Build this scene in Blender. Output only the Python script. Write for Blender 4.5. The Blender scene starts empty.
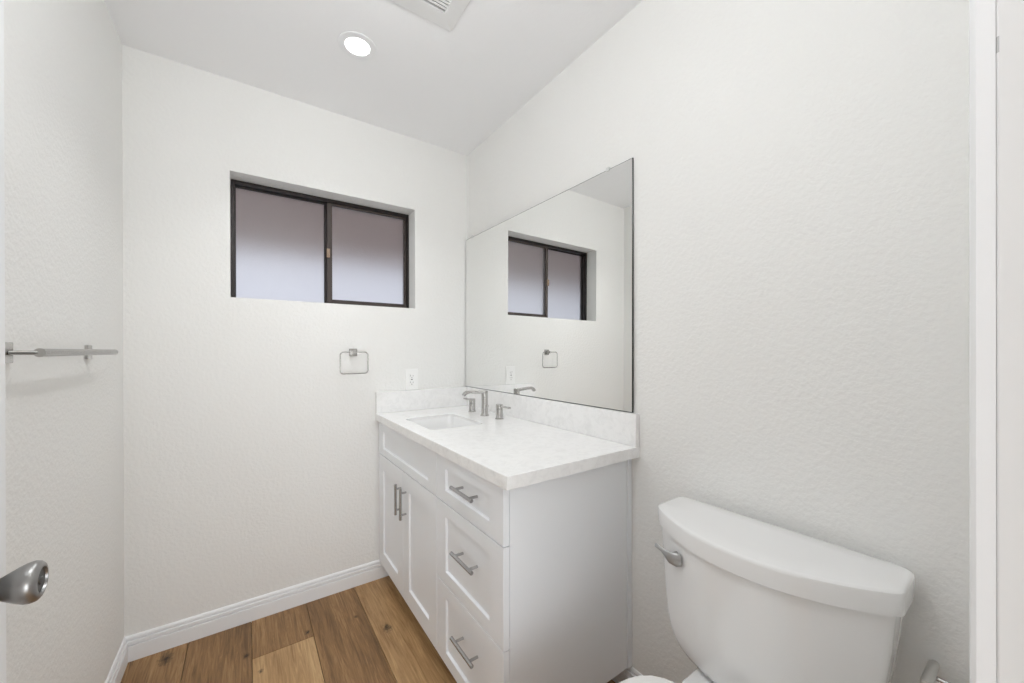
import bpy, bmesh, math, random
from mathutils import Vector, Matrix
random.seed(7)
S = bpy.context.scene
COL = S.collection
PI = math.pi

# ------------------------------------------------------------------ camera, world, light, exposure
CAM = Vector((-1.1326, -2.1240, 1.2288))
cam_d = bpy.data.cameras.new('camera')
cam_d.sensor_width = 36.0
cam_d.lens = 384.877 / 1024.0 * 36.0
cam_d.shift_y = (350.69 - 341.5) / 1024.0
cam_d.clip_start = 0.02
cam = bpy.data.objects.new('camera', cam_d)
COL.objects.link(cam)
cam.matrix_world = (Matrix.Translation(CAM) @ Matrix.Rotation(-0.6045, 4, 'Z')
                    @ Matrix.Rotation(PI / 2 - 0.001, 4, 'X') @ Matrix.Rotation(-0.0024, 4, 'Z'))
S.camera = cam

S.view_settings.view_transform = 'Standard'
S.view_settings.look = 'None'
S.view_settings.gamma = 1.0
S.view_settings.use_curve_mapping = False
S.view_settings.exposure = 0.12
S.cycles.max_bounces = 16
S.cycles.diffuse_bounces = 10
S.cycles.glossy_bounces = 8
S.cycles.transmission_bounces = 10

world = bpy.data.worlds.new('overcast sky')
S.world = world
world.use_nodes = True
wb = world.node_tree.nodes['Background']
wb.inputs[0].default_value = (0.79, 0.82, 0.93, 1)
wb.inputs[1].default_value = 0.80


def lamp(name, kind, loc, power, size=0.1, color=(1, 1, 1), rot=(0, 0, 0), spread=PI):
    d = bpy.data.lights.new(name, kind)
    d.energy = power
    d.color = color
    if kind == 'AREA':
        d.shape = 'DISK'
        d.size = size
        d.spread = spread
    else:
        d.shadow_soft_size = size
    o = bpy.data.objects.new(name, d)
    o.location = loc
    o.rotation_euler = rot
    COL.objects.link(o)
    return o


LIGHT_XY = (-0.765, -0.516)
CEIL = 2.44
HALL_Y = -3.75
FILL_GLOBE = (-1.08, -1.50, CEIL - 0.29)  # centre of the added globe, above the view
lamp('downlight_lamp', 'AREA', (LIGHT_XY[0], LIGHT_XY[1], CEIL - 0.008), 2.4, 0.088, (0.975, 0.99, 1.0), spread=1.9)
hall_fill_lamp = lamp('hall_fill', 'AREA', (-1.2, HALL_Y + 0.06, 0.85), 20.5, 1.18, (0.93, 0.965, 1.0), (PI / 2, 0, 0))  # fill lamp added behind the camera, in front of the glowing hall pane
hall_fill_lamp.data.shape = 'SQUARE'


# ------------------------------------------------------------------ helpers
def obj(name, bm, mat, parent=None, smooth=None):
    me = bpy.data.meshes.new(name)
    bmesh.ops.recalc_face_normals(bm, faces=bm.faces[:])
    if smooth:
        for f in bm.faces:
            f.smooth = True
        for e in bm.edges:
            if len(e.link_faces) == 2 and e.calc_face_angle(0) > smooth:
                e.smooth = False
    bm.to_mesh(me)
    bm.free()
    if isinstance(mat, (list, tuple)):
        for m in mat:
            me.materials.append(m)
    else:
        me.materials.append(mat)
    o = bpy.data.objects.new(name, me)
    COL.objects.link(o)
    if parent is not None:
        o.parent = parent
        o.matrix_parent_inverse = Matrix.Translation(-world_loc(parent))
    return o


def world_loc(o):
    return o['base'] and Vector(o['base']) if 'base' in o.keys() else Vector((0, 0, 0))


def tag(o, label, cat, group=None):
    o['label'] = label
    o['category'] = cat
    if group:
        o['group'] = group
    return o


def thing(name, label, cat, loc, group=None):
    o = bpy.data.objects.new(name, None)
    o.empty_display_size = 0.05
    o.location = loc
    COL.objects.link(o)
    o['base'] = [float(v) for v in loc]
    return tag(o, label, cat, group)


def struct(name, bm, mat, label, cat, parent=None, smooth=None):
    o = obj(name, bm, mat, parent, smooth)
    o['kind'] = 'structure'
    return tag(o, label, cat)


def box(bm, x0, x1, y0, y1, z0, z1, bev=0.0, seg=2):
    t = bmesh.new()
    x0, x1 = min(x0, x1), max(x0, x1)
    y0, y1 = min(y0, y1), max(y0, y1)
    z0, z1 = min(z0, z1), max(z0, z1)
    v = [t.verts.new((x, y, z)) for x in (x0, x1) for y in (y0, y1) for z in (z0, z1)]
    for q in ((0, 1, 3, 2), (4, 6, 7, 5), (0, 4, 5, 1), (2, 3, 7, 6), (0, 2, 6, 4), (1, 5, 7, 3)):
        t.faces.new([v[i] for i in q])
    if bev > 0:
        bmesh.ops.bevel(t, geom=t.edges[:], offset=bev, segments=seg, profile=0.5, affect='EDGES')
    merge(bm, t)
    return bm


def merge(bm, t):
    mp = {v: bm.verts.new(v.co) for v in t.verts}
    for f in t.faces:
        try:
            bm.faces.new([mp[v] for v in f.verts])
        except ValueError:
            pass
    t.free()


def loft(bm, rings, cap0=True, cap1=True, closed=True):
    vs = [[bm.verts.new(p) for p in r] for r in rings]
    n = len(rings[0])
    for a, b in zip(vs, vs[1:]):
        for i in range(n if closed else n - 1):
            j = (i + 1) % n
            bm.faces.new((a[i], a[j], b[j], b[i]))
    if cap0:
        bm.faces.new(vs[0][::-1])
    if cap1:
        bm.faces.new(vs[-1])
    return bm


def frame_of(t):
    t = t.normalized()
    a = Vector((0, 0, 1)) if abs(t.z) < 0.9 else Vector((1, 0, 0))
    u = t.cross(a).normalized()
    return u, t.cross(u).normalized()


def tube(bm, pts, r, n=16, closed=False, sx=1.0, sy=1.0):
    """Round bar through points; r a number or one radius per point."""
    pts = [Vector(p) for p in pts]
    rs = r if isinstance(r, (list, tuple)) else [r] * len(pts)
    rings = []
    m = len(pts)
    pu = None
    for i, p in enumerate(pts):
        if closed:
            t = pts[(i + 1) % m] - pts[i - 1]
        else:
            t = pts[min(i + 1, m - 1)] - pts[max(i - 1, 0)]
        u, w = frame_of(t)
        if pu is not None:
            tt = t.normalized()
            u = (pu - tt * pu.dot(tt)).normalized()
            w = tt.cross(u)
        pu = u
        rings.append([p + u * rs[i] * sx * math.cos(2 * PI * k / n) + w * rs[i] * sy * math.sin(2 * PI * k / n) for k in range(n)])
    if closed:
        vs = [[bm.verts.new(p) for p in rr] for rr in rings]
        for i in range(m):
            a, b = vs[i], vs[(i + 1) % m]
            for k in range(n):
                bm.faces.new((a[k], a[(k + 1) % n], b[(k + 1) % n], b[k]))
    else:
        loft(bm, rings)
    return bm


def lathe(bm, base, axis, prof, n=32, cap0=True, cap1=True):
    """prof: list of (distance along axis, radius)."""
    base = Vector(base)
    axis = Vector(axis).normalized()
    u, w = frame_of(axis)
    rings = [[base + axis * d + (u * math.cos(2 * PI * k / n) + w * math.sin(2 * PI * k / n)) * max(r, 1e-5) for k in range(n)] for d, r in prof]
    return loft(bm, rings, cap0, cap1)


def rrect(x0, x1, y0, y1, r, seg=6):
    pts = []
    for cx, cy, a in ((x1 - r, y1 - r, 0), (x0 + r, y1 - r, 90), (x0 + r, y0 + r, 180), (x1 - r, y0 + r, 270)):
        for k in range(seg + 1):
            t = math.radians(a + 90 * k / seg)
            pts.append((cx + r * math.cos(t), cy + r * math.sin(t)))
    return pts


def prism(bm, poly, f, a, b):
    """extrude 2-D polygon: f(u, v, w) -> 3-D point, w from a to b"""
    return loft(bm, [[f(u, v, a) for u, v in poly], [f(u, v, b) for u, v in poly]])


# ------------------------------------------------------------------ materials
def mat(name, color, rough=0.5, metal=0.0, spec=0.5, coat=0.0):
    m = bpy.data.materials.new(name)
    m.use_nodes = True
    b = m.node_tree.nodes['Principled BSDF']
    b.inputs['Base Color'].default_value = (*color, 1)
    b.inputs['Roughness'].default_value = rough
    b.inputs['Metallic'].default_value = metal
    b.inputs['Specular IOR Level'].default_value = spec
    b.inputs['Coat Weight'].default_value = coat
    b.inputs['Coat Roughness'].default_value = 0.05
    return m


def N(m, kind, **kw):
    n = m.node_tree.nodes.new(kind)
    for k, v in kw.items():
        if k.startswith('i_'):
            key = k[2:]
            n.inputs[int(key) if key.isdigit() else key.replace('_', ' ')].default_value = v
        else:
            setattr(n, k, v)
    return n


def L(m, a, b):
    m.node_tree.links.new(a, b)


def bsdf(m):
    return m.node_tree.nodes['Principled BSDF']


def coords(m, scale=(1, 1, 1)):
    g = N(m, 'ShaderNodeNewGeometry')
    mp = N(m, 'ShaderNodeMapping')
    mp.inputs['Scale'].default_value = scale
    L(m, g.outputs['Position'], mp.inputs['Vector'])
    return mp.outputs['Vector']


def plaster(name, color, scale=75, strength=0.25, dist=0.0028, rough=0.55, spec=0.3):
    m = mat(name, color, rough, 0, spec)
    v = coords(m)
    n1 = N(m, 'ShaderNodeTexNoise', i_Scale=scale, i_Detail=3.0, i_Roughness=0.55)
    n2 = N(m, 'ShaderNodeTexNoise', i_Scale=scale * 2.6, i_Detail=2.0, i_Roughness=0.5)
    L(m, v, n1.inputs['Vector'])
    L(m, v, n2.inputs['Vector'])
    rp = N(m, 'ShaderNodeValToRGB')
    rp.color_ramp.elements[0].position = 0.38
    rp.color_ramp.elements[1].position = 0.66
    L(m, n1.outputs['Fac'], rp.inputs['Fac'])
    ad = N(m, 'ShaderNodeMath', operation='MULTIPLY_ADD')
    ad.inputs[1].default_value = 0.3
    L(m, n2.outputs['Fac'], ad.inputs[0])
    L(m, rp.outputs['Color'], ad.inputs[2])
    bp = N(m, 'ShaderNodeBump', i_Strength=strength, i_Distance=dist)
    L(m, ad.outputs['Value'], bp.inputs['Height'])
    L(m, bp.outputs['Normal'], bsdf(m).inputs['Normal'])
    return m


M_WALL = plaster('warm white textured wall paint', (0.830, 0.828, 0.812))
M_CEIL = plaster('flat white ceiling paint', (0.892, 0.896, 0.908), 60, 0.10, 0.002, 0.7, 0.2)
M_TRIM = mat("white semi gloss trim paint", (0.865, 0.872, 0.885), 0.35)
M_CAB = mat("white lacquered cabinet paint", (0.862, 0.882, 0.912), 0.38)
M_CABIN = mat('pale cabinet interior', (0.5, 0.5, 0.5), 0.6)
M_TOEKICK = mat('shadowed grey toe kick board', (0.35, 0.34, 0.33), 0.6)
M_PORC = mat('white glazed porcelain', (0.84, 0.84, 0.84), 0.12, 0, 0.5, 0.4)
M_SEAT = mat('white plastic toilet seat', (0.86, 0.85, 0.83), 0.22)
M_NICKEL = mat('brushed nickel', (0.50, 0.49, 0.475), 0.22, 1.0)
M_SATIN = mat('satin nickel', (0.72, 0.71, 0.69), 0.5, 0.75)
M_CHROME = mat('polished chrome', (0.62, 0.62, 0.62), 0.12, 1.0)
M_STEEL = mat('stainless bar pull', (0.46, 0.46, 0.465), 0.2, 1.0)
M_PEWTER = mat('satin nickel door hardware', (0.34, 0.335, 0.33), 0.36, 1.0)
M_DARKNICKEL = mat('dark nickel', (0.10, 0.098, 0.095), 0.45, 0.8)
M_SILVER = mat('silver plastic lever', (0.42, 0.42, 0.42), 0.32, 0.7)
M_BRONZE = mat('dark bronze anodised aluminium', (0.018, 0.0125, 0.0115), 0.38, 0.2)
M_BRONZE2 = mat('brown bronze sash aluminium', (0.062, 0.048, 0.043), 0.4, 0.2)
M_LATCH = mat('tan plastic latch', (0.34, 0.24, 0.17), 0.5)
M_MIRROR = mat('silvered mirror glass', (0.90, 0.905, 0.895), 0.0, 1.0)
M_EDGE = mat('dark mirror edge', (0.03, 0.032, 0.03), 0.3)
M_CLIP = mat('clear plastic clip', (0.75, 0.76, 0.75), 0.15)
M_PLATE = mat('white plastic wall plate', (0.88, 0.88, 0.87), 0.3)
M_SLOT = mat('dark slot', (0.05, 0.05, 0.05), 0.6)
M_VENT = mat('white plastic vent', (0.80, 0.80, 0.80), 0.45)
M_VENTDARK = mat('dark duct behind grille', (0.10, 0.10, 0.10), 0.8)
M_HALLFLOOR = None

# lamp lens
M_LENS = bpy.data.materials.new('lit lamp lens')
M_LENS.use_nodes = True
bsdf(M_LENS).inputs['Emission Color'].default_value = (1, 0.99, 0.97, 1)
bsdf(M_LENS).inputs['Emission Strength'].default_value = 6.0


M_FILL_OPAL = bpy.data.materials.new('glowing opal of added fill globe')  # glow of the globe added for even fill light
M_FILL_OPAL.use_nodes = True
_b = bsdf(M_FILL_OPAL)
_b.inputs['Base Color'].default_value = (0.9, 0.9, 0.89, 1)
_b.inputs['Emission Color'].default_value = (0.965, 0.988, 1.0, 1)
_b.inputs['Emission Strength'].default_value = 19.6
M_FILL_PANE = bpy.data.materials.new('glowing pane of added fill window')  # glow of the window added in the hall as fill
M_FILL_PANE.use_nodes = True
bsdf(M_FILL_PANE).inputs['Emission Color'].default_value = (0.95, 0.98, 1, 1)
bsdf(M_FILL_PANE).inputs['Emission Strength'].default_value = 1.0


def quartz():
    m = mat('white quartz with faint grey mottling', (0.86, 0.86, 0.85), 0.16, 0, 0.5)
    v = coords(m)
    n = N(m, 'ShaderNodeTexNoise', i_Scale=30.0, i_Detail=6.0, i_Roughness=0.7, i_Distortion=0.8)
    L(m, v, n.inputs['Vector'])
    r = N(m, 'ShaderNodeValToRGB')
    r.color_ramp.elements[0].position = 0.33
    r.color_ramp.elements[0].color = (0.815, 0.813, 0.81, 1)
    r.color_ramp.elements[1].position = 0.55
    r.color_ramp.elements[1].color = (0.89, 0.888, 0.885, 1)
    L(m, n.outputs['Fac'], r.inputs['Fac'])
    L(m, r.outputs['Color'], bsdf(m).inputs['Base Color'])
    return m


M_QUARTZ = quartz()


def obscure_glass():
    m = mat('obscure privacy glass', (0.97, 0.97, 0.98), 0.36)
    b = bsdf(m)
    b.inputs['Transmission Weight'].default_value = 1.0
    b.inputs['IOR'].default_value = 1.45
    v = coords(m)
    n = N(m, 'ShaderNodeTexNoise', i_Scale=130.0, i_Detail=2.0)
    L(m, v, n.inputs['Vector'])
    bp = N(m, 'ShaderNodeBump', i_Strength=0.35, i_Distance=0.003)
    L(m, n.outputs['Fac'], bp.inputs['Height'])
    L(m, bp.outputs['Normal'], b.inputs['Normal'])
    return m


M_GLASS = obscure_glass()


def jamb_paint():
    """door jamb paint with a small grey rub mark"""
    m = mat('white door jamb paint with a rub mark', (0.80, 0.80, 0.80), 0.35)
    v = coords(m)
    g = N(m, 'ShaderNodeSeparateXYZ')
    L(m, v, g.inputs[0])

    def band(sock, c, h):
        s = N(m, 'ShaderNodeMath', operation='SUBTRACT')
        L(m, sock, s.inputs[0])
        s.inputs[1].default_value = c
        a = N(m, 'ShaderNodeMath', operation='ABSOLUTE')
        L(m, s.outputs[0], a.inputs[0])
        k = N(m, 'ShaderNodeMath', operation='LESS_THAN')
        L(m, a.outputs[0], k.inputs[0])
        k.inputs[1].default_value = h
        return k.outputs[0]
    mu = N(m, 'ShaderNodeMath', operation='MULTIPLY')
    L(m, band(g.outputs[1], -2.0935, 0.0012), mu.inputs[0])
    L(m, band(g.outputs[2], 1.455, 0.006), mu.inputs[1])
    mx = N(m, 'ShaderNodeMix', data_type='RGBA')
    mx.inputs[6].default_value = (0.80, 0.80, 0.80, 1)
    mx.inputs[7].default_value = (0.52, 0.52, 0.52, 1)
    L(m, mu.outputs[0], mx.inputs[0])
    L(m, mx.outputs[2], bsdf(m).inputs['Base Color'])
    return m


M_JAMB = jamb_paint()


def oak():
    """rustic oak plank: tone and offset come from the per-plank attribute"""
    m = mat('rustic brown oak vinyl plank', (0.3, 0.2, 0.12), 0.42, 0, 0.35)
    at = N(m, 'ShaderNodeAttribute', attribute_name='plank')
    sp = N(m, 'ShaderNodeSeparateColor')
    L(m, at.outputs['Color'], sp.inputs[0])
    g = N(m, 'ShaderNodeNewGeometry')
    off = N(m, 'ShaderNodeVectorMath', operation='SCALE')
    off.inputs['Scale'].default_value = 17.0
    L(m, at.outputs['Color'], off.inputs[0])
    ad = N(m, 'ShaderNodeVectorMath', operation='ADD')
    L(m, g.outputs['Position'], ad.inputs[0])
    L(m, off.outputs[0], ad.inputs[1])

    def noise(sc, scale, detail, rough=0.6, dist=0.0):
        mp = N(m, 'ShaderNodeMapping')
        mp.inputs['Scale'].default_value = sc
        L(m, ad.outputs[0], mp.inputs['Vector'])
        n = N(m, 'ShaderNodeTexNoise', i_Scale=scale, i_Detail=detail, i_Roughness=rough, i_Distortion=dist)
        L(m, mp.outputs['Vector'], n.inputs['Vector'])
        return n.outputs['Fac']
    broad = noise((9, 1.6, 1), 1.0, 3, 0.55, 0.6)
    grain = noise((60, 3.4, 1), 1.0, 8, 0.72, 1.4)
    fine = noise((260, 9, 1), 1.0, 3, 0.6)
    # knots at their own places (x, y, radius)
    wob = noise((90, 60, 1), 1.0, 3, 0.6)
    fac = None
    for kx, ky, kr in ((-0.622, -0.405, 0.016), (-0.915, -0.235, 0.008), (-1.135, -0.24, 0.010), (-1.40, -0.075, 0.02), (-1.09, -0.36, 0.007), (-0.72, -0.25, 0.007)):
        s = N(m, 'ShaderNodeVectorMath', operation='SUBTRACT')
        L(m, g.outputs['Position'], s.inputs[0])
        s.inputs[1].default_value = (kx, ky, 0)
        sc = N(m, 'ShaderNodeVectorMath', operation='MULTIPLY')
        L(m, s.outputs[0], sc.inputs[0])
        sc.inputs[1].default_value = (1.0, 0.6, 0)
        ln = N(m, 'ShaderNodeVectorMath', operation='LENGTH')
        L(m, sc.outputs[0], ln.inputs[0])
        mr = N(m, 'ShaderNodeMapRange')
        mr.inputs[1].default_value = kr * 1.2
        mr.inputs[2].default_value = kr * 2.6
        mr.inputs[3].default_value = 1.0
        mr.inputs[4].default_value = 0.0
        wb_ = N(m, 'ShaderNodeMath', operation='MULTIPLY_ADD')
        L(m, wob, wb_.inputs[0])
        wb_.inputs[1].default_value = kr * 2.4
        L(m, ln.outputs['Value'], wb_.inputs[2])
        L(m, wb_.outputs[0], mr.inputs[0])
        if fac is None:
            fac = mr.outputs[0]
        else:
            mxm = N(m, 'ShaderNodeMath', operation='MAXIMUM')
            L(m, fac, mxm.inputs[0])
            L(m, mr.outputs[0], mxm.inputs[1])
            fac = mxm.outputs[0]
    # tone = plank tone + grain
    a1 = N(m, 'ShaderNodeMath', operation='MULTIPLY_ADD')
    L(m, broad, a1.inputs[0])
    a1.inputs[1].default_value = 0.55
    L(m, sp.outputs[0], a1.inputs[2])
    a2 = N(m, 'ShaderNodeMath', operation='MULTIPLY_ADD')
    L(m, grain, a2.inputs[0])
    a2.inputs[1].default_value = 1.05
    L(m, a1.outputs[0], a2.inputs[2])
    a3 = N(m, 'ShaderNodeMath', operation='MULTIPLY_ADD')
    L(m, fine, a3.inputs[0])
    a3.inputs[1].default_value = 0.25
    L(m, a2.outputs[0], a3.inputs[2])
    a4 = N(m, 'ShaderNodeMath', operation='SUBTRACT')
    L(m, a3.outputs[0], a4.inputs[0])
    a4.inputs[1].default_value = 0.82
    r = N(m, 'ShaderNodeValToRGB')
    e = r.color_ramp.elements
    e[0].position = 0.05
    e[0].color = (0.080, 0.042, 0.020, 1)
    e[1].position = 0.95
    e[1].color = (0.68, 0.465, 0.245, 1)
    e.new(0.40).color = (0.278, 0.155, 0.066, 1)
    e.new(0.65).color = (0.45, 0.278, 0.132, 1)
    L(m, a4.outputs[0], r.inputs['Fac'])
    mx = N(m, 'ShaderNodeMix', data_type='RGBA')
    L(m, fac, mx.inputs[0])
    L(m, r.outputs['Color'], mx.inputs[6])
    mx.inputs[7].default_value = (0.035, 0.02, 0.011, 1)
    L(m, mx.outputs[2], bsdf(m).inputs['Base Color'])
    bp = N(m, 'ShaderNodeBump', i_Strength=0.15, i_Distance=0.001)
    L(m, grain, bp.inputs['Height'])
    L(m, bp.outputs['Normal'], bsdf(m).inputs['Normal'])
    return m


M_OAK = oak()

# ------------------------------------------------------------------ room shell
W = 1.532                      # left wall at x = -W, right wall at x = 0, window wall at y = 0
YF = -2.093                    # room side of the wall with the doorway
YB = -2.213                    # hall side of that wall
HALL = HALL_Y
JR, JL = -0.673, -1.392        # doorway jamb faces
WX0, WX1, WZ0, WZ1 = -1.1905, -0.3368, 1.4688, 2.0331


def build_floor():
    bm = bmesh.new()
    col = bm.loops.layers.float_color.new('plank')
    # tone per plank column (None: random); the listed joints are where boards butt
    tones = {0: [(-0.273, 0.33), (-1.7, 0.56), (-9, 0.4)], 1: [(-1.15, 0.25), (-2.4, 0.5), (-9, 0.3)], 2: [(-0.95, 0.47), (-2.1, 0.3), (-9, 0.5)],
             -1: [(-0.62, 0.22), (-1.9, 0.45), (-9, 0.3)], -2: [(-0.9, 0.27), (-9, 0.4)], 3: [(-0.5, 0.3), (-1.7, 0.5), (-9, 0.35)], 4: [(-1.3, 0.4), (-9, 0.3)]}
    w, gap = 0.22, 0.0009
    x_lo, x_hi, y_lo, y_hi = -2.45, 0.75, HALL, 0.0
    for k in range(-8, 9):
        x0 = -1.116 + w * k
        x1 = x0 + w
        if x1 < x_lo or x0 > x_hi:
            continue
        top = y_hi
        segs = tones.get(k) or [(-0.4 - 0.9 * random.random(), random.uniform(.2, .5)), (-2.2, random.uniform(.2, .5)), (-9, random.uniform(.2, .5))]
        for yend, tone in segs:
            bot = max(yend, y_lo)
            c = (tone, random.random(), random.random(), 1)
            t = bmesh.new()
            box(t, max(x0, x_lo) + gap, min(x1, x_hi) - gap, bot + gap, top - gap, -0.012, 0.0, 0.0007, 1)
            n0 = len(bm.faces)
            mp = {v: bm.verts.new(v.co) for v in t.verts}
            for f in t.faces:
                nf = bm.faces.new([mp[v] for v in f.verts])
                for lp in nf.loops:
                    lp[col] = c
            t.free()
            top = bot
            if bot <= y_lo:
                break
    # dark bed under the boards
    t = bmesh.new()
    box(t, x_lo - .1, x_hi + .1, y_lo - .1, 0.1, -0.06, -0.0125)
    mp = {v: bm.verts.new(v.co) for v in t.verts}
    for f in t.faces:
        nf = bm.faces.new([mp[v] for v in f.verts])
        for lp in nf.loops:
            lp[col] = (0.0, 0.5, 0.5, 1)
    t.free()
    return bm


struct('floor', build_floor(), M_OAK, 'rustic brown oak plank floor of the bathroom', 'floor')
struct('ceiling', box(bmesh.new(), -2.5, 0.85, HALL - .1, 0.16, CEIL, CEIL + 0.1), M_CEIL, 'flat white ceiling over the bathroom', 'ceiling')


def build_window_wall():
    bm = bmesh.new()
    T = 0.17
    xs = (-2.5, WX0, WX1, 0.16)
    zs = (-0.06, WZ0, WZ1, CEIL)
    for y in (0.0, T):
        for i in range(3):
            for k in range(3):
                if i == 1 and k == 1:
                    continue
                bm.faces.new([bm.verts.new(p) for p in ((xs[i], y, zs[k]), (xs[i + 1], y, zs[k]), (xs[i + 1], y, zs[k + 1]), (xs[i], y, zs[k + 1]))])
    # reveal
    c = ((WX0, WZ0), (WX1, WZ0), (WX1, WZ1), (WX0, WZ1))
    for a, b in zip(c, c[1:] + c[:1]):
        bm.faces.new([bm.verts.new(p) for p in ((a[0], 0, a[1]), (b[0], 0, b[1]), (b[0], T, b[1]), (a[0], T, a[1]))])
    o = ((xs[0], zs[0]), (xs[3], zs[0]), (xs[3], zs[3]), (xs[0], zs[3]))
    for a, b in zip(o, o[1:] + o[:1]):
        bm.faces.new([bm.verts.new(p) for p in ((a[0], 0, a[1]), (b[0], 0, b[1]), (b[0], T, b[1]), (a[0], T, a[1]))])
    bmesh.ops.remove_doubles(bm, verts=bm.verts[:], dist=1e-5)
    return bm


struct('wall_back', build_window_wall(), M_WALL, 'warm white textured wall that holds the small window', 'wall')
struct('wall_right', box(bmesh.new(), 0.0, 0.1, YB, 0.0, -0.06, CEIL), M_WALL, 'warm white textured wall behind mirror and toilet', 'wall')
struct('wall_left', box(bmesh.new(), -W - 0.1, -W, YB, 0.0, -0.06, CEIL), M_WALL, 'warm white textured wall with the towel bar', 'wall')
bm = bmesh.new()
box(bm, -W, JL - 0.018, YB, YF, 0, CEIL)
box(bm, JR + 0.018, 0, YB, YF, 0, CEIL)
box(bm, JL - 0.018, JR + 0.018, YB, YF, 2.063, CEIL)
struct('wall_front', bm, M_WALL, 'warm white wall around the doorway', 'wall')
# the hall the photograph was taken from
struct('wall_hall', box(bmesh.new(), -2.5, 0.85, HALL - 0.1, HALL, -0.06, CEIL), M_WALL, 'plain wall on the far side of the hall', 'wall')
bm = bmesh.new()
box(bm, -2.55, -2.45, HALL, YB, -0.06, CEIL)
box(bm, -2.45, -W - 0.1, YB, YB + 0.1, -0.06, CEIL)
struct('wall_hall_left', bm, M_WALL, 'plain hall wall left of the doorway', 'wall')
bm = bmesh.new()
box(bm, 0.75, 0.85, HALL, YB, -0.06, CEIL)
box(bm, 0.1, 0.75, YB, YB + 0.1, -0.06, CEIL)
struct('wall_hall_right', bm, M_WALL, 'plain hall wall right of the doorway', 'wall')

# ---- baseboards: stepped profile (depth, height)
BB = [(0, 0), (0.013, 0), (0.013, 0.0575), (0.0118, 0.0600), (0.0040, 0.0600), (0.0040, 0.0652), (0.0112, 0.0660), (0.0112, 0.0760),
      (0.0095, 0.0780), (0.0025, 0.0780), (0.0025, 0.0832), (0.0078, 0.0842), (0.0075, 0.090), (0.0052, 0.0945), (0.003, 0.097), (0, 0.0975)]


def baseboard(name, pfun, label):
    bm = bmesh.new()
    loft(bm, [[pfun(0, d, h) for d, h in BB], [pfun(1, d, h) for d, h in BB]])
    struct(name, bm, M_TRIM, label, 'baseboard')


baseboard('baseboard_back', lambda e, d, h: (-W + d if e == 0 else -0.003, -d, h + 0.0005), 'white stepped baseboard under the window wall')
baseboard('baseboard_left', lambda e, d, h: (-W + d, YF if e == 0 else -d, h + 0.0005), 'white stepped baseboard along the left wall')
baseboard('baseboard_right', lambda e, d, h: (-d, YF if e == 0 else -0.02, h + 0.0005), 'white stepped baseboard along the wall behind the toilet')

# ---- doorway: jambs, casing
bm = bmesh.new()
box(bm, JR, JR + 0.018, YB, YF, 0.0005, 2.045, 0.0015, 2)
box(bm, JL - 0.018, JL, YB, YF, 0.0005, 2.045, 0.0015, 2)
box(bm, JL - 0.018, JR + 0.018, YB, YF, 2.045, 2.063)
box(bm, JR - 0.010, JR, -2.172, -2.137, 0.0005, 2.045, 0.001, 1)
box(bm, JL, JL + 0.010, -2.172, -2.137, 0.0005, 2.045, 0.001, 1)
struct('trim_1', bm, M_JAMB, 'white painted door jamb at the right edge of the photo', 'door jamb')


def casing_profile(x_in, s):
    """profile across the casing, from the inner edge outward"""
    P = [(0, 0), (0, 0.0095), (0.0025, 0.0125), (0.006, 0.0135), (0.012, 0.0125), (0.03, 0.0125), (0.036, 0.0155), (0.052, 0.0155), (0.057, 0.012), (0.057, 0)]
    return [(x_in + s * a, YF + b) for a, b in P]


bm = bmesh.new()
for x_in, s in ((JR + 0.0002, 1), (JL - 0.0002, -1)):
    pr = casing_profile(x_in, s)
    loft(bm, [[(x, y, 0.0005) for x, y in pr], [(x, y, 2.12) for x, y in pr]])
box(bm, JL - 0.003, JR + 0.003, YF, YF + 0.0125, 2.0485, 2.105, 0.003, 2)
struct('trim_2', bm, M_TRIM, 'white door casing on the bathroom side of the doorway', 'door casing', smooth=0.5)

# ---- the opened door at the left edge
DX = -1.382
door = thing('door_1', 'white door standing open along the left edge of the photo', 'door', (DX - 0.0175, -2.075, 0.0))
door['kind'] = 'structure'
obj('door_slab', box(bmesh.new(), DX - 0.035, DX, -2.075, -1.362, 0.008, 2.035, 0.0015, 2), M_TRIM, door)
KY, KZ = -1.425, 0.9555
ks = thing('door_knob', '', '', (DX, KY, KZ))
for k in ('label', 'category'):
    del ks[k]
ks.parent = door
ks.matrix_parent_inverse = Matrix.Translation(-Vector(door['base']))
bm = bmesh.new()
lathe(bm, (DX, KY, KZ), (1, 0, 0), [(0, 0.031), (0.003, 0.031), (0.006, 0.029), (0.008, 0.018), (0.009, 0.012), (0.013, 0.0105), (0.015, 0.0115), (0.022, 0.0155),
                                  (0.029, 0.0195), (0.036, 0.0225), (0.041, 0.0232), (0.045, 0.0222), (0.0475, 0.0195), (0.0485, 0.0165), (0.0485, 0.0150), (0.0455, 0.0142), (0.0455, 0.0001)], 40)
obj('knob_body', bm, M_PEWTER, ks, 0.6)
bm = bmesh.new()
lathe(bm, (DX + 0.0456, KY, KZ), (1, 0, 0), [(0, 0.0138), (0.0006, 0.0136), (0.0008, 0.0052), (0.0022, 0.0046), (0.0025, 0.0001)], 28)
obj('lock_button', bm, M_DARKNICKEL, ks, 0.6)['label'] = 'dark lock button in the knob face'
for z in (0.22, 1.02, 1.82):
    bm = bmesh.new()
    tube(bm, [(DX + 0.001, -2.082, z - 0.045), (DX + 0.001, -2.082, z + 0.045)], 0.006, 12)
    obj('hinge', bm, M_PEWTER, door, 0.6)

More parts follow.
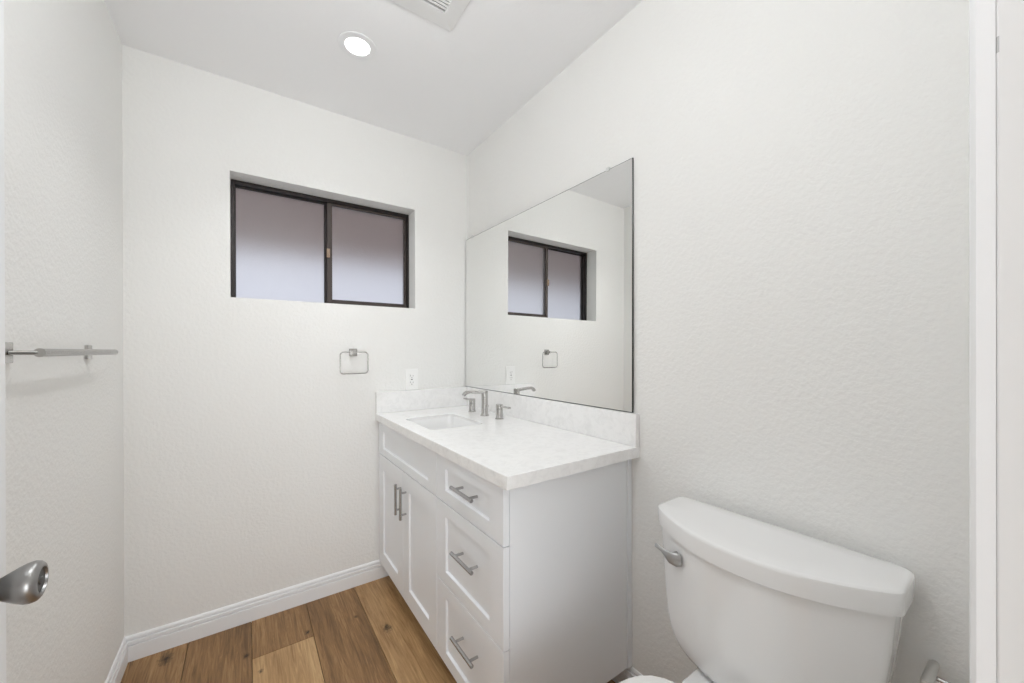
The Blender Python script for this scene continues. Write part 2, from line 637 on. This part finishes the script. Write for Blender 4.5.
# ------------------------------------------------------------------ window
win = thing('window_1', 'small sliding window with dark bronze frame and obscure glass', 'window', ((WX0 + WX1) / 2, 0.10, WZ0))
win['kind'] = 'structure'
FY = 0.100
bm = bmesh.new()
g = 0.0005
box(bm, WX0 + g, WX0 + 0.016, FY, 0.165, WZ0 + g, WZ1 - g, 0.0012, 1)
box(bm, WX1 - 0.016, WX1 - g, FY, 0.165, WZ0 + g, WZ1 - g, 0.0012, 1)
box(bm, WX0 + 0.016, WX1 - 0.016, FY, 0.165, WZ1 - 0.0185, WZ1 - g, 0.0012, 1)
box(bm, WX0 + 0.016, WX1 - 0.016, FY, 0.165, WZ0 + g, WZ0 + 0.008, 0.0012, 1)
box(bm, WX0 + 0.016, WX1 - 0.016, FY + 0.030, FY + 0.034, WZ1 - 0.0265, WZ1 - 0.018)      # track fin
obj('window_frame', bm, M_BRONZE, win)
XM = -0.776
# fixed light on the left, farther out
fix = obj('fixed_sash', None or box(box(bmesh.new(), XM - 0.012, XM + 0.010, FY + 0.036, FY + 0.056, WZ0 + 0.008, WZ1 - 0.0185, 0.001, 1),
          WX0 + 0.016, WX0 + 0.019, FY + 0.036, FY + 0.056, WZ0 + 0.008, WZ1 - 0.0185), M_BRONZE, win)
obj('pane', box(bmesh.new(), WX0 + 0.017, XM - 0.012, FY + 0.044, FY + 0.048, WZ0 + 0.009, WZ1 - 0.0175), M_GLASS, fix)
# sliding sash on the right, inside
sx0, sx1, sz0, sz1 = XM - 0.003, WX1 - 0.0165, WZ0 + 0.009, WZ1 - 0.0190
bm = bmesh.new()
box(bm, sx0, sx0 + 0.025, FY + 0.006, FY + 0.026, sz0, sz1, 0.0015, 1)
box(bm, sx1 - 0.012, sx1, FY + 0.006, FY + 0.026, sz0, sz1, 0.0015, 1)
box(bm, sx0 + 0.025, sx1 - 0.012, FY + 0.006, FY + 0.026, sz0, sz0 + 0.024, 0.0015, 1)
box(bm, sx0 + 0.025, sx1 - 0.012, FY + 0.006, FY + 0.026, sz1 - 0.012, sz1, 0.0015, 1)
sash = obj('sliding_sash', bm, M_BRONZE2, win)
obj('pane', box(bmesh.new(), sx0 + 0.022, sx1 - 0.009, FY + 0.014, FY + 0.018, sz0 + 0.02, sz1 - 0.009), M_GLASS, sash)
bm = bmesh.new()
box(bm, sx0 - 0.003, sx0 + 0.013, FY - 0.004, FY + 0.006, 1.722, 1.768, 0.002, 2)
box(bm, sx0 + 0.001, sx0 + 0.009, FY - 0.010, FY - 0.004, 1.735, 1.755, 0.0015, 2)
lt = obj('latch', bm, M_LATCH, sash)
lt['label'] = 'tan plastic latch'

# outside: deep eave over the window, pale yard
M_EAVE = mat('brown painted eave boards', (0.50, 0.385, 0.335), 0.7)
M_YARD = mat('pale concrete yard', (0.55, 0.55, 0.56), 0.8)
bm = bmesh.new()
for i in range(8):
    box(bm, -3.2, 2.0, 0.172 + 0.13 * i, 0.172 + 0.13 * i + 0.127, 2.16, 2.185, 0.002, 1)
box(bm, -3.2, 2.0, 1.212, 1.25, 1.95, 2.24, 0.002, 1)
struct('trim_3', bm, M_EAVE, 'brown roof eave seen blurred through the obscure glass', 'eave')
struct('ground', box(bmesh.new(), -5, 5, 0.3, 8, -0.15, -0.05), M_YARD, 'pale concrete yard outside the window', 'ground')

# ------------------------------------------------------------------ vanity cabinet
XF, XD = -0.5262, -0.548          # carcass front, face of doors and drawers
VY0, VY1 = -0.005, -1.233        # left end at the window wall, right end
VZ0, VZ1 = 0.101, 0.8525
van = thing('vanity_cabinet', 'white shaker vanity cabinet under the white quartz countertop', 'cabinet', (-0.27, -0.61, 0.0))
bm = bmesh.new()
box(bm, -0.0245, XF, VY1, VY1 + 0.018, VZ0, VZ1, 0.0008, 1)          # visible end panel
box(bm, -0.0145, XF, VY0 - 0.018, VY0, VZ0, VZ1)
box(bm, -0.0245, XF, VY1 + 0.018, VY0 - 0.018, VZ0, VZ0 + 0.018)
box(bm, -0.014, -0.022, VY1 + 0.018, VY0 - 0.018, VZ0 + 0.018, VZ1)
box(bm, -0.08, XF, -0.7715, -0.7875, VZ0 + 0.018, VZ1 - 0.1)
box(bm, XF + 0.018, XF, VY1 + 0.018, VY0 - 0.018, VZ1 - 0.06, VZ1)
obj('body', bm, M_CAB, van)
obj('scribe_strip', box(bmesh.new(), -0.0015, -0.0235, VY1 - 0.004, VY1 + 0.016, VZ0, VZ1, 0.0012, 1), M_CAB, van)
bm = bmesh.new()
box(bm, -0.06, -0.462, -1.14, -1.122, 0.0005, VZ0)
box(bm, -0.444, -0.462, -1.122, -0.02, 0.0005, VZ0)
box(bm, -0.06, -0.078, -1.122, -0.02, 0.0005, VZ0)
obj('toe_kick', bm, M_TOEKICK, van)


def shaker(y0, y1, z0, z1, st, ra_t, ra_b, rec=0.0085, bev=0.0028):
    """five-piece front facing -x; y0 > y1"""
    bm = bmesh.new()
    t = 0.0198
    e = 0.0012
    xb, xf = XD + t, XD

    def ring(ya, yb, za, zb, x):
        return [bm.verts.new((x, ya, za)), bm.verts.new((x, yb, za)), bm.verts.new((x, yb, zb)), bm.verts.new((x, ya, zb))]
    r = [ring(y0, y1, z0, z1, xb), ring(y0, y1, z0, z1, xf + e), ring(y0 - e, y1 + e, z0 + e, z1 - e, xf),
         ring(y0 - st, y1 + st, z0 + ra_b, z1 - ra_t, xf), ring(y0 - st - bev, y1 + st + bev, z0 + ra_b + bev, z1 - ra_t - bev, xf + rec)]
    for a, b in zip(r, r[1:]):
        for i in range(4):
            bm.faces.new((a[i], a[(i + 1) % 4], b[(i + 1) % 4], b[i]))
    bm.faces.new(r[0][::-1])
    bm.faces.new(r[-1])
    return bm


def bar_pull(parent, c, axis, length, cc):
    """round bar pull standing off on two posts"""
    c = Vector(c)
    ax = Vector(axis)
    bm = bmesh.new()
    h = length / 2
    tube(bm, [c - ax * h, c - ax * (h - 0.0008), c + ax * (h - 0.0008), c + ax * h], [0.0052, 0.006, 0.006, 0.0052], 16)
    for s in (-1, 1):
        p = c + ax * (s * cc / 2)
        tube(bm, [p, Vector((XD + 0.0068, p.y, p.z))], 0.0045, 12)
    o = obj('handle', bm, M_STEEL, parent, 0.7)
    o['label'] = 'stainless round bar handle'
    return o


HX = -0.574
SP = -0.7795
FY0 = -0.022
gp = 0.0018
Z = [0.851, 0.681, 0.390, 0.103]
f = obj('drawer_front', shaker(FY0, SP + gp, Z[1] + gp, Z[0], 0.078, 0.046, 0.037), M_CAB, van)
f['label'] = 'plain front without a handle below the sink'
for y0, y1, hy in ((FY0, -0.4015 + gp, -0.3785), (-0.4015 - gp, SP + gp, -0.4455)):
    d = obj('cabinet_door', shaker(y0, y1, Z[3], Z[1] - gp, 0.075, 0.075, 0.072), M_CAB, van)
    bar_pull(d, (HX, hy, 0.5495), (0, 0, 1), 0.140, 0.096)
for k, hz in ((0, 0.7735), (1, 0.555), (2, 0.273)):
    zt = Z[k] - (gp if k else 0)
    zb = Z[k + 1] + (gp if k < 2 else 0)
    d = obj('drawer', shaker(SP - gp, VY1, zb, zt, 0.075, 0.046, 0.045), M_CAB, van)
    bar_pull(d, (HX, -1.027, hz), (0, 1, 0), 0.144, 0.096)

# ------------------------------------------------------------------ countertop with backsplash
CX, CY = -0.5606, -1.2696
CZ0, CZ1 = 0.8537, 0.8914
SX0, SX1, SY0, SY1 = -0.490, -0.228, -0.600, -0.250      # sink opening
ct = thing('countertop', 'white quartz countertop with faint grey mottling on the vanity cabinet', 'countertop', (-0.28, -0.635, CZ0))


def slab():
    bm = bmesh.new()
    hole = rrect(SX0, SX1, SY0, SY1, 0.035, 7)
    e = 0.002
    zb = CZ1 - 0.013

    def cap(z, ins):
        out = [(CX + ins, CY + ins), (-0.001 - ins, CY + ins), (-0.001 - ins, -0.001 - ins), (CX + ins, -0.001 - ins)]
        ov = [bm.verts.new((x, y, z)) for x, y in out]
        hv = [bm.verts.new((x, y, z)) for x, y in hole]
        es = []
        for vs in (ov, hv):
            for a, b in zip(vs, vs[1:] + vs[:1]):
                es.append(bm.edges.new((a, b)))
        bmesh.ops.triangle_fill(bm, edges=es, use_beauty=True)
        return ov, hv
    ov, hv = cap(CZ1, e)
    mid = [bm.verts.new(p) for p in ((CX, CY, CZ1 - e), (-0.001, CY, CZ1 - e), (-0.001, -0.001, CZ1 - e), (CX, -0.001, CZ1 - e))]
    bot = [bm.verts.new(p) for p in ((CX, CY, CZ0), (-0.001, CY, CZ0), (-0.001, -0.001, CZ0), (CX, -0.001, CZ0))]
    ti = 0.016
    bi = [bm.verts.new(p) for p in ((CX + ti, CY + ti, CZ0), (-0.001 - ti, CY + ti, CZ0), (-0.001 - ti, -0.001 - ti, CZ0), (CX + ti, -0.001 - ti, CZ0))]
    ui = [bm.verts.new((v.co.x, v.co.y, zb)) for v in bi]
    for A, B in ((ov, mid), (mid, bot), (bot, bi), (bi, ui)):
        for i in range(4):
            bm.faces.new((A[i], A[(i + 1) % 4], B[(i + 1) % 4], B[i]))
    hb = [bm.verts.new((v.co.x, v.co.y, zb)) for v in hv]
    n = len(hv)
    for i in range(n):
        bm.faces.new((hv[i], hv[(i + 1) % n], hb[(i + 1) % n], hb[i]))
    es = [bm.edges.get((a, b)) or bm.edges.new((a, b)) for vs in (ui, hb) for a, b in zip(vs, vs[1:] + vs[:1])]
    bmesh.ops.triangle_fill(bm, edges=es, use_beauty=True)
    return bm


obj('slab', slab(), M_QUARTZ, ct)
b1 = tag(obj('backsplash', box(bmesh.new(), -0.0205, -0.001, CY, -0.0215, CZ1 + 0.0002, 1.0055, 0.001, 1), M_QUARTZ), 'long white quartz backsplash strip below the mirror', 'backsplash')
b2 = tag(obj('backsplash', box(bmesh.new(), CX, -0.001, -0.0210, -0.001, CZ1 + 0.0002, 1.0055, 0.001, 1), M_QUARTZ), 'short white quartz backsplash strip below the outlet on the window wall', 'backsplash')

# ------------------------------------------------------------------ sink
sink = thing('sink', 'white rectangular undermount sink in the quartz countertop', 'sink', ((SX0 + SX1) / 2, (SY0 + SY1) / 2, 0.74))
bm = bmesh.new()
zr = CZ1 - 0.0135


def sring(ins, z, r):
    return [(x, y, z) for x, y in rrect(SX0 + ins, SX1 - ins, SY0 + ins, SY1 - ins, r, 7)]


loft(bm, [sring(-0.02, zr, 0.05), sring(-0.001, zr, 0.036), sring(0.002, zr - 0.004, 0.036), sring(0.008, zr - 0.05, 0.038), sring(0.02, zr - 0.10, 0.045),
          sring(0.035, zr - 0.12, 0.05), sring(0.075, zr - 0.128, 0.045), sring(0.105, zr - 0.130, 0.02)], False, True)
r2 = [sring(-0.02, zr, 0.05), sring(-0.02, zr - 0.012, 0.05), sring(-0.005, zr - 0.014, 0.04), sring(0.0, zr - 0.06, 0.04), sring(0.012, zr - 0.11, 0.045), sring(0.03, zr - 0.132, 0.05), sring(0.1, zr - 0.14, 0.02)]
loft(bm, r2, False, True)
bmesh.ops.remove_doubles(bm, verts=bm.verts[:], dist=1e-5)
obj('basin', bm, M_PORC, sink, 0.7)
bm = bmesh.new()
lathe(bm, ((SX0 + SX1) / 2, (SY0 + SY1) / 2, zr - 0.131), (0, 0, 1), [(0, 0.023), (0.004, 0.022), (0.005, 0.017), (0.003, 0.015), (0.006, 0.010), (0.007, 0.0001)], 28)
obj('drain', bm, M_CHROME, sink, 0.6)

# ------------------------------------------------------------------ faucet
FX, FYC = -0.118, -0.405
fa = thing('faucet', 'brushed nickel widespread faucet with two lever handles behind the sink', 'faucet', (FX, FYC, CZ1))
bm = bmesh.new()
lathe(bm, (FX, FYC, CZ1), (0, 0, 1), [(0, 0.0225), (0.004, 0.0225), (0.007, 0.0195), (0.012, 0.0175), (0.03, 0.0165), (0.10, 0.0165), (0.1265, 0.0165), (0.1285, 0.0155), (0.1285, 0.0001)], 32)
# flat spout with down-turned tip
sec = []
path = [(-0.128, 0.1215), (-0.165, 0.1245), (-0.205, 0.1275), (-0.220, 0.1275), (-0.231, 0.1225), (-0.241, 0.1115)]
path = [(FX + 0.006, 0.1215)] + path
for i, (px, pz) in enumerate(path):
    a = path[max(i - 1, 0)]
    b = path[min(i + 1, len(path) - 1)]
    t = Vector((b[0] - a[0], 0, b[1] - a[1])).normalized()
    nrm = Vector((t.z, 0, -t.x))
    if nrm.z < 0:
        nrm = -nrm
    hw, ht = 0.0135 - 0.0004 * i, 0.0070
    c = Vector((px, FYC, CZ1 + pz))
    sec.append([c + Vector((0, 1, 0)) * (u * hw) + nrm * (v * ht) for u, v in rrect(-1, 1, -1, 1, 0.45, 3)])
loft(bm, sec)
obj('spout', bm, M_NICKEL, fa, 0.6)
bm = bmesh.new()
tube(bm, [(FX + 0.004, FYC - 0.014, CZ1 + 0.052), (FX + 0.004, FYC - 0.0235, CZ1 + 0.052), (FX + 0.004, FYC - 0.025, CZ1 + 0.052)], [0.006, 0.006, 0.004], 14)
obj('drain_knob', bm, M_NICKEL, fa, 0.6)
for hy, s in ((-0.253, 1), (-0.530, -1)):
    hx = -0.108
    bm = bmesh.new()
    lathe(bm, (hx, hy, CZ1), (0, 0, 1), [(0, 0.0215), (0.004, 0.0215), (0.006, 0.0182), (0.03, 0.0172), (0.048, 0.0172), (0.0485, 0.0155), (0.0505, 0.0155), (0.051, 0.0172), (0.070, 0.0172), (0.072, 0.0160), (0.072, 0.0001)], 32)
    h = obj('handle', bm, M_NICKEL, fa, 0.6)
    bm = bmesh.new()
    yy = sorted((hy + s * 0.010, hy + s * 0.092))
    box(bm, hx - 0.0065, hx + 0.0065, yy[0], yy[1], CZ1 + 0.0595, CZ1 + 0.0685, 0.0018, 2)
    obj('lever', bm, M_NICKEL, h)

# ------------------------------------------------------------------ mirror
MY0, MY1, MZ0, MZ1 = -0.003, -1.2475, 1.0068, 1.9098
mi = thing('wall_mirror', 'large frameless mirror on the right wall above the backsplash', 'mirror', (-0.003, -0.625, MZ0))
bm = bmesh.new()
x0, x1 = -0.0008, -0.0066
a = [(y, z) for y, z in ((MY0, MZ0), (MY1, MZ0), (MY1, MZ1), (MY0, MZ1))]
ins = 0.0024
b = [(MY0 - ins, MZ0 + ins), (MY1 + ins, MZ0 + ins), (MY1 + ins, MZ1 - ins), (MY0 - ins, MZ1 - ins)]
va = [bm.verts.new((x0, y, z)) for y, z in a]
vb = [bm.verts.new((x1 + 0.0012, y, z)) for y, z in a]
vc = [bm.verts.new((x1, y, z)) for y, z in b]
bm.faces.new(va[::-1])
for A, B in ((va, vb), (vb, vc)):
    for i in range(4):
        bm.faces.new((A[i], A[(i + 1) % 4], B[(i + 1) % 4], B[i]))
fm = bm.faces.new(vc)
for fc in bm.faces:
    fc.material_index = 1
fm.material_index = 0
MT_E, MT_T = -0.006, 0.0045


def lean(y, z):
    return MT_E * (y - MY1) + MT_T * (z - MZ1) - 0.0004


for v in bm.verts:
    v.co.x += lean(v.co.y, v.co.z)
obj('glass', bm, [M_MIRROR, M_EDGE], mi)
for cy in (-0.090, -1.135):
    bm = bmesh.new()
    k = lean(cy, MZ1)
    box(bm, -0.0008, -0.0100 + k, cy - 0.007, cy + 0.007, MZ1 + 0.0003, MZ1 + 0.008, 0.0012, 2)
    box(bm, -0.0070 + k, -0.0100 + k, cy - 0.007, cy + 0.007, MZ1 - 0.006, MZ1 + 0.0005, 0.001, 2)
    obj('clip', bm, M_CLIP, mi)['label'] = 'clear plastic mirror clip'

# ------------------------------------------------------------------ outlet
ol = thing('electrical_outlet', 'white wall outlet above the backsplash beside the mirror', 'outlet', (-0.360, 0, 1.065))
obj('wall_plate', box(bmesh.new(), -0.397, -0.3235, -0.0055, -0.0003, 1.006, 1.1245, 0.002, 2), M_PLATE, ol)
obj('receptacle', box(bmesh.new(), -0.3768, -0.3437, -0.0075, -0.0055, 1.032, 1.099, 0.0008, 1), M_PLATE, ol)
bm = bmesh.new()
for zc in (1.046, 1.083):
    box(bm, -0.3685, -0.3665, -0.0079, -0.0074, zc - 0.001, zc + 0.008)
    box(bm, -0.3545, -0.3525, -0.0079, -0.0074, zc - 0.001, zc + 0.006)
    tube(bm, [(-0.3605, -0.0074, zc - 0.008), (-0.3605, -0.0079, zc - 0.008)], 0.0024, 12)
box(bm, -0.3655, -0.3560, -0.0080, -0.0074, 1.0625, 1.0675)
obj('slots', bm, M_SLOT, ol)

# ------------------------------------------------------------------ towel ring
tr = thing('towel_ring', 'square brushed nickel towel ring below the window', 'towel ring', (-0.674, 0, 1.220))
bm = bmesh.new()
box(bm, -0.693, -0.655, -0.009, -0.0003, 1.201, 1.2395, 0.001, 1)
box(bm, -0.683, -0.665, -0.034, -0.009, 1.2115, 1.2290, 0.001, 1)
obj('mount', bm, M_NICKEL, tr)
bm = bmesh.new()
tube(bm, [(x, -0.040, z) for x, z in rrect(-0.7435, -0.6085, 1.1115, 1.2215, 0.016, 5)], 0.0031, 10, closed=True)
obj('ring', bm, M_NICKEL, tr, 0.8)

# ------------------------------------------------------------------ towel bar (left wall)
tb = thing('towel_bar', 'brushed nickel towel bar on the left wall by the door', 'towel bar', (-W, -0.63, 1.224))
BX, BZ = -1.484, 1.2262
bm = bmesh.new()
tube(bm, [(BX, -0.914, BZ), (BX, -0.911, BZ), (BX, -0.910, BZ), (BX, -0.360, BZ), (BX, -0.358, BZ)], [0.0092, 0.0092, 0.0084, 0.0084, 0.0072], 20)
obj('bar', bm, M_NICKEL, tb, 0.7)
for y in (-0.917, -0.426):
    bm = bmesh.new()
    box(bm, -W + 0.0003, -W + 0.008, y - 0.020, y + 0.020, BZ - 0.021, BZ + 0.021, 0.001, 1)
    tube(bm, [(-W + 0.008, y, BZ), (BX + 0.004, min(max(y, -0.908), 0), BZ)], 0.0048, 14)
    obj('post', bm, M_NICKEL, tb, 0.7)

# ------------------------------------------------------------------ toilet
TY = -1.697
to = thing('toilet', 'white porcelain two-piece toilet beside the vanity cabinet', 'toilet', (-0.4, TY, 0.0))


def tank_ring(z, hw, xb, xe, xm, rb=0.012, rf=0.02, n=28, p=2.1):
    """section of the bow-front tank: flat back at xb, ends reach xe, middle bows to xm"""
    P = []

    def q(a, c, b, k=5):
        a, c, b = Vector(a), Vector(c), Vector(b)
        for i in range(k + 1):
            t = i / k
            P.append(tuple(a * (1 - t) ** 2 + c * 2 * t * (1 - t) + b * t * t))

    def fx(t):
        return xe + (xm - xe) * (1 - abs(t) ** p)
    q((xb, TY + hw - rb), (xb, TY + hw), (xb - rb, TY + hw))
    t0 = 1 - rf / hw
    q((xe + rf * 0.8, TY + hw), (xe, TY + hw), (fx(t0), TY + hw * t0))
    for i in range(1, n):
        t = t0 - 2 * t0 * i / n
        P.append((fx(t), TY + hw * t))
    q((fx(t0), TY - hw * t0), (xe, TY - hw), (xe + rf * 0.8, TY - hw))
    q((xb - rb, TY - hw), (xb, TY - hw), (xb, TY - hw + rb))
    return [(x, y, z) for x, y in P]


bm = bmesh.new()
prof = [(0.412, 0.112, -0.165, -0.186), (0.416, 0.130, -0.172, -0.198), (0.424, 0.150, -0.176, -0.206), (0.437, 0.170, -0.176, -0.212), (0.455, 0.187, -0.173, -0.218), (0.48, 0.202, -0.168, -0.223),
        (0.51, 0.212, -0.163, -0.227), (0.55, 0.220, -0.158, -0.231), (0.60, 0.227, -0.154, -0.235), (0.66, 0.234, -0.150, -0.238), (0.7345, 0.240, -0.148, -0.241)]
loft(bm, [tank_ring(z, hw + 0.002, -0.040, xe, xm, 0.02, 0.010) for z, hw, xe, xm in prof])
obj('tank', bm, M_PORC, to, 0.5)
bm = bmesh.new()
lid = [(0.7350, 0.2505, -0.026, -0.1480, -0.251), (0.7365, 0.2525, -0.023, -0.1500, -0.253), (0.774, 0.2535, -0.0225, -0.1510, -0.254), (0.7790, 0.2525, -0.0235, -0.1500, -0.253),
       (0.7820, 0.2495, -0.026, -0.1475, -0.250), (0.7832, 0.2450, -0.030, -0.1430, -0.2455), (0.7836, 0.15, -0.07, -0.12, -0.20)]
loft(bm, [tank_ring(z, hw, xb, xe, xm, 0.026, 0.018) for z, hw, xb, xe, xm in lid])
obj('tank_lid', bm, M_PORC, to, 0.6)
# flush lever
bm = bmesh.new()
lathe(bm, (-0.194, -1.540, 0.687), (-0.90, 0.40, 0), [(0, 0.0135), (0.012, 0.0135), (0.014, 0.012), (0.0145, 0.0001)], 24)
tube(bm, [(-0.2125, -1.5555, 0.6890), (-0.2135, -1.5540, 0.6890), (-0.2170, -1.5440, 0.6875), (-0.2200, -1.5300, 0.6880), (-0.2200, -1.5160, 0.6930), (-0.2190, -1.5040, 0.6970), (-0.2175, -1.4920, 0.6995), (-0.2160, -1.4840, 0.7005), (-0.2155, -1.4820, 0.7005)],
     [0.012, 0.0150, 0.0185, 0.0160, 0.0095, 0.0056, 0.0052, 0.0058, 0.004], 16, sx=0.5, sy=1.0)
o = obj('flush_lever', bm, M_SILVER, to, 0.8)
o['label'] = 'silver flush lever'


def egg(z, x_back, x_front, hw, sq=2.4, n=48):
    """plan outline of bowl or seat: blunt rear, rounded front"""
    xc = x_back + (x_front - x_back) * 0.42
    P = []
    for k in range(n):
        a = 2 * PI * k / n
        c, s = math.cos(a), math.sin(a)
        if c >= 0:
            ex = 3.2
            rx = abs(x_back - xc)
        else:
            ex = 2.1
            rx = abs(x_front - xc)
        r = (abs(c) ** ex + abs(s) ** ex) ** (-1 / ex)
        P.append((xc + rx * r * c, TY + hw * r * s, z))
    return P


bm = bmesh.new()
loft(bm, [egg(0.0005, -0.12, -0.62, 0.105), egg(0.02, -0.12, -0.62, 0.107), egg(0.05, -0.13, -0.60, 0.098), egg(0.15, -0.14, -0.585, 0.098), egg(0.22, -0.15, -0.62, 0.115),
          egg(0.30, -0.15, -0.70, 0.155), egg(0.36, -0.26, -0.745, 0.180), egg(0.395, -0.27, -0.752, 0.185), egg(0.405, -0.275, -0.748, 0.181)])
# rear deck that carries the tank
loft(bm, [[(x, y, 0.24) for x, y in rrect(-0.40, -0.10, TY - 0.09, TY + 0.09, 0.03)], [(x, y, 0.34) for x, y in rrect(-0.40, -0.07, TY - 0.12, TY + 0.12, 0.03)],
          [(x, y, 0.400) for x, y in rrect(-0.40, -0.055, TY - 0.127, TY + 0.127, 0.03)], [(x, y, 0.405) for x, y in rrect(-0.395, -0.060, TY - 0.122, TY + 0.122, 0.028)]])
obj('bowl', bm, M_PORC, to, 0.6)
bm = bmesh.new()
loft(bm, [egg(0.4055, -0.300, -0.752, 0.184), egg(0.408, -0.297, -0.756, 0.188), egg(0.419, -0.297, -0.756, 0.188), egg(0.4215, -0.300, -0.752, 0.184)])
obj('seat', bm, M_SEAT, to, 0.6)
bm = bmesh.new()
loft(bm, [egg(0.4225, -0.290, -0.754, 0.188), egg(0.425, -0.285, -0.759, 0.192), egg(0.439, -0.285, -0.759, 0.192), egg(0.444, -0.289, -0.755, 0.188), egg(0.448, -0.31, -0.73, 0.167), egg(0.450, -0.40, -0.62, 0.10)])
obj('seat_lid', bm, M_SEAT, to, 0.6)
for s in (-1, 1):
    bm = bmesh.new()
    box(bm, -0.255, -0.290, TY + s * 0.078 - 0.017, TY + s * 0.078 + 0.017, 0.4055, 0.428, 0.005, 3)
    obj('seat_hinge', bm, M_SEAT, to)

to.rotation_euler[2] = math.radians(1.3)      # it stands very slightly turned from the wall
to.location.y -= 0.0075

# ------------------------------------------------------------------ toilet paper holder
ph = thing('toilet_paper_holder', 'brushed nickel toilet paper holder on the wall right of the toilet', 'toilet paper holder', (0, -1.97, 0.60))
bm = bmesh.new()
tube(bm, [(-0.0005, -1.9705, 0.600), (-0.004, -1.9705, 0.600), (-0.060, -1.9705, 0.600), (-0.078, -1.9705, 0.600), (-0.083, -1.9705, 0.600)], [0.0070, 0.0080, 0.0085, 0.0085, 0.006], 20)
obj('post', bm, M_SATIN, ph, 0.7)
bm = bmesh.new()
tube(bm, [(-0.030, -1.977, 0.589), (-0.030, -2.0650, 0.589), (-0.030, -2.067, 0.589)], [0.0042, 0.0042, 0.003], 14)
obj('rod', bm, M_CHROME, ph, 0.7)

# ------------------------------------------------------------------ ceiling fixtures and added fill globe
def downlight(xy, label):
    dl = thing('ceiling_downlight', label, 'ceiling light', (xy[0], xy[1], CEIL))
    bm = bmesh.new()
    lathe(bm, (xy[0], xy[1], CEIL - 0.0003), (0, 0, -1), [(0, 0.0725), (0.0025, 0.072), (0.0035, 0.070), (0.0035, 0.066), (0.0028, 0.047), (0.0, 0.0450)], 48, False, False)
    obj('trim_ring', bm, M_TRIM, dl, 0.7)
    bm = bmesh.new()
    lathe(bm, (xy[0], xy[1], CEIL - 0.0005), (0, 0, -1), [(0, 0.0448), (0.0015, 0.0445), (0.0025, 0.035), (0.003, 0.0001)], 48)
    obj('lens', bm, M_LENS, dl, 0.7)['label'] = 'glowing round lens'


downlight(LIGHT_XY, 'round white recessed downlight lit in the ceiling before the window')
gl = thing('added_fill_globe', 'added opal fill globe on a nickel stem, out of view above the toilet side', 'ceiling light', (FILL_GLOBE[0], FILL_GLOBE[1], CEIL))  # invented globe, out of view, added to brighten the room evenly
bm = bmesh.new()
lathe(bm, (FILL_GLOBE[0], FILL_GLOBE[1], CEIL - 0.0005), (0, 0, -1), [(0, 0.06), (0.015, 0.058), (0.022, 0.045), (0.024, 0.008), (0.150, 0.008), (0.152, 0.032), (0.178, 0.036), (0.180, 0.0001)], 32)
obj('canopy', bm, M_NICKEL, gl, 0.6)
bm = bmesh.new()
pr = [(FILL_GLOBE[2] + 0.112 * math.cos(t), 0.112 * math.sin(t)) for t in [0.25 + (PI - 0.25) * i / 14 for i in range(15)]]
lathe(bm, (FILL_GLOBE[0], FILL_GLOBE[1], 0), (0, 0, 1), pr[::-1], 28, False, False)
obj('fill_globe_shade', bm, M_FILL_OPAL, gl, 1.0)

VX1, VYN = -0.492, -0.795
ve = thing('exhaust_vent', 'square white exhaust fan grille in the ceiling', 'vent', (-0.66, -0.95, CEIL))
vx0, vy0 = VX1 - 0.33, VYN - 0.30


def vent_frame():
    bm = bmesh.new()

    def rr(ins, z, y_ins=None):
        i = ins
        return [bm.verts.new(p) for p in ((vx0 + i, vy0 + i, z), (VX1 - i, vy0 + i, z), (VX1 - i, VYN - i * 1.22, z), (vx0 + i, VYN - i * 1.22, z))]
    R = [rr(0, CEIL - 0.0004), rr(0, CEIL - 0.005), rr(0.003, CEIL - 0.007), rr(0.036, CEIL - 0.0115), rr(0.054, CEIL - 0.013), rr(0.058, CEIL - 0.013), rr(0.058, CEIL - 0.004)]
    for A, B in zip(R, R[1:]):
        for i in range(4):
            bm.faces.new((A[i], A[(i + 1) % 4], B[(i + 1) % 4], B[i]))
    return bm


obj('frame', vent_frame(), M_VENT, ve)
obj('duct', box(bmesh.new(), vx0 + 0.05, VX1 - 0.05, vy0 + 0.05, VYN - 0.05, CEIL - 0.003, CEIL - 0.0006), M_VENTDARK, ve)
y = vy0 + 0.066
while y < VYN - 0.073:
    obj('slat', box(bmesh.new(), vx0 + 0.0575, VX1 - 0.0575, y - 0.0041, y + 0.0041, CEIL - 0.0125, CEIL - 0.009, 0.0005, 1), M_VENT, ve)
    y += 0.0125

# glowing window added across the hall, unseen behind the camera, to fill the room
w2 = thing('fill_window_2', 'added glowing fill window in the hall behind the camera', 'window', (-1.2, HALL + 0.03, 0.2))
w2['kind'] = 'structure'
bm = bmesh.new()
for x in (-1.85, -0.60):
    box(bm, x, x + 0.05, HALL + 0.001, HALL + 0.05, 0.2, 1.5, 0.003, 1)
for z in (0.2, 1.45):
    box(bm, -1.80, -0.60, HALL + 0.001, HALL + 0.05, z, z + 0.05, 0.003, 1)
obj('window_frame', bm, M_TRIM, w2)
obj('pane', box(bmesh.new(), -1.80, -0.60, HALL + 0.010, HALL + 0.016, 0.25, 1.45), M_FILL_PANE, w2)

for o in S.objects:
    if 'base' in o.keys():
        del o['base']
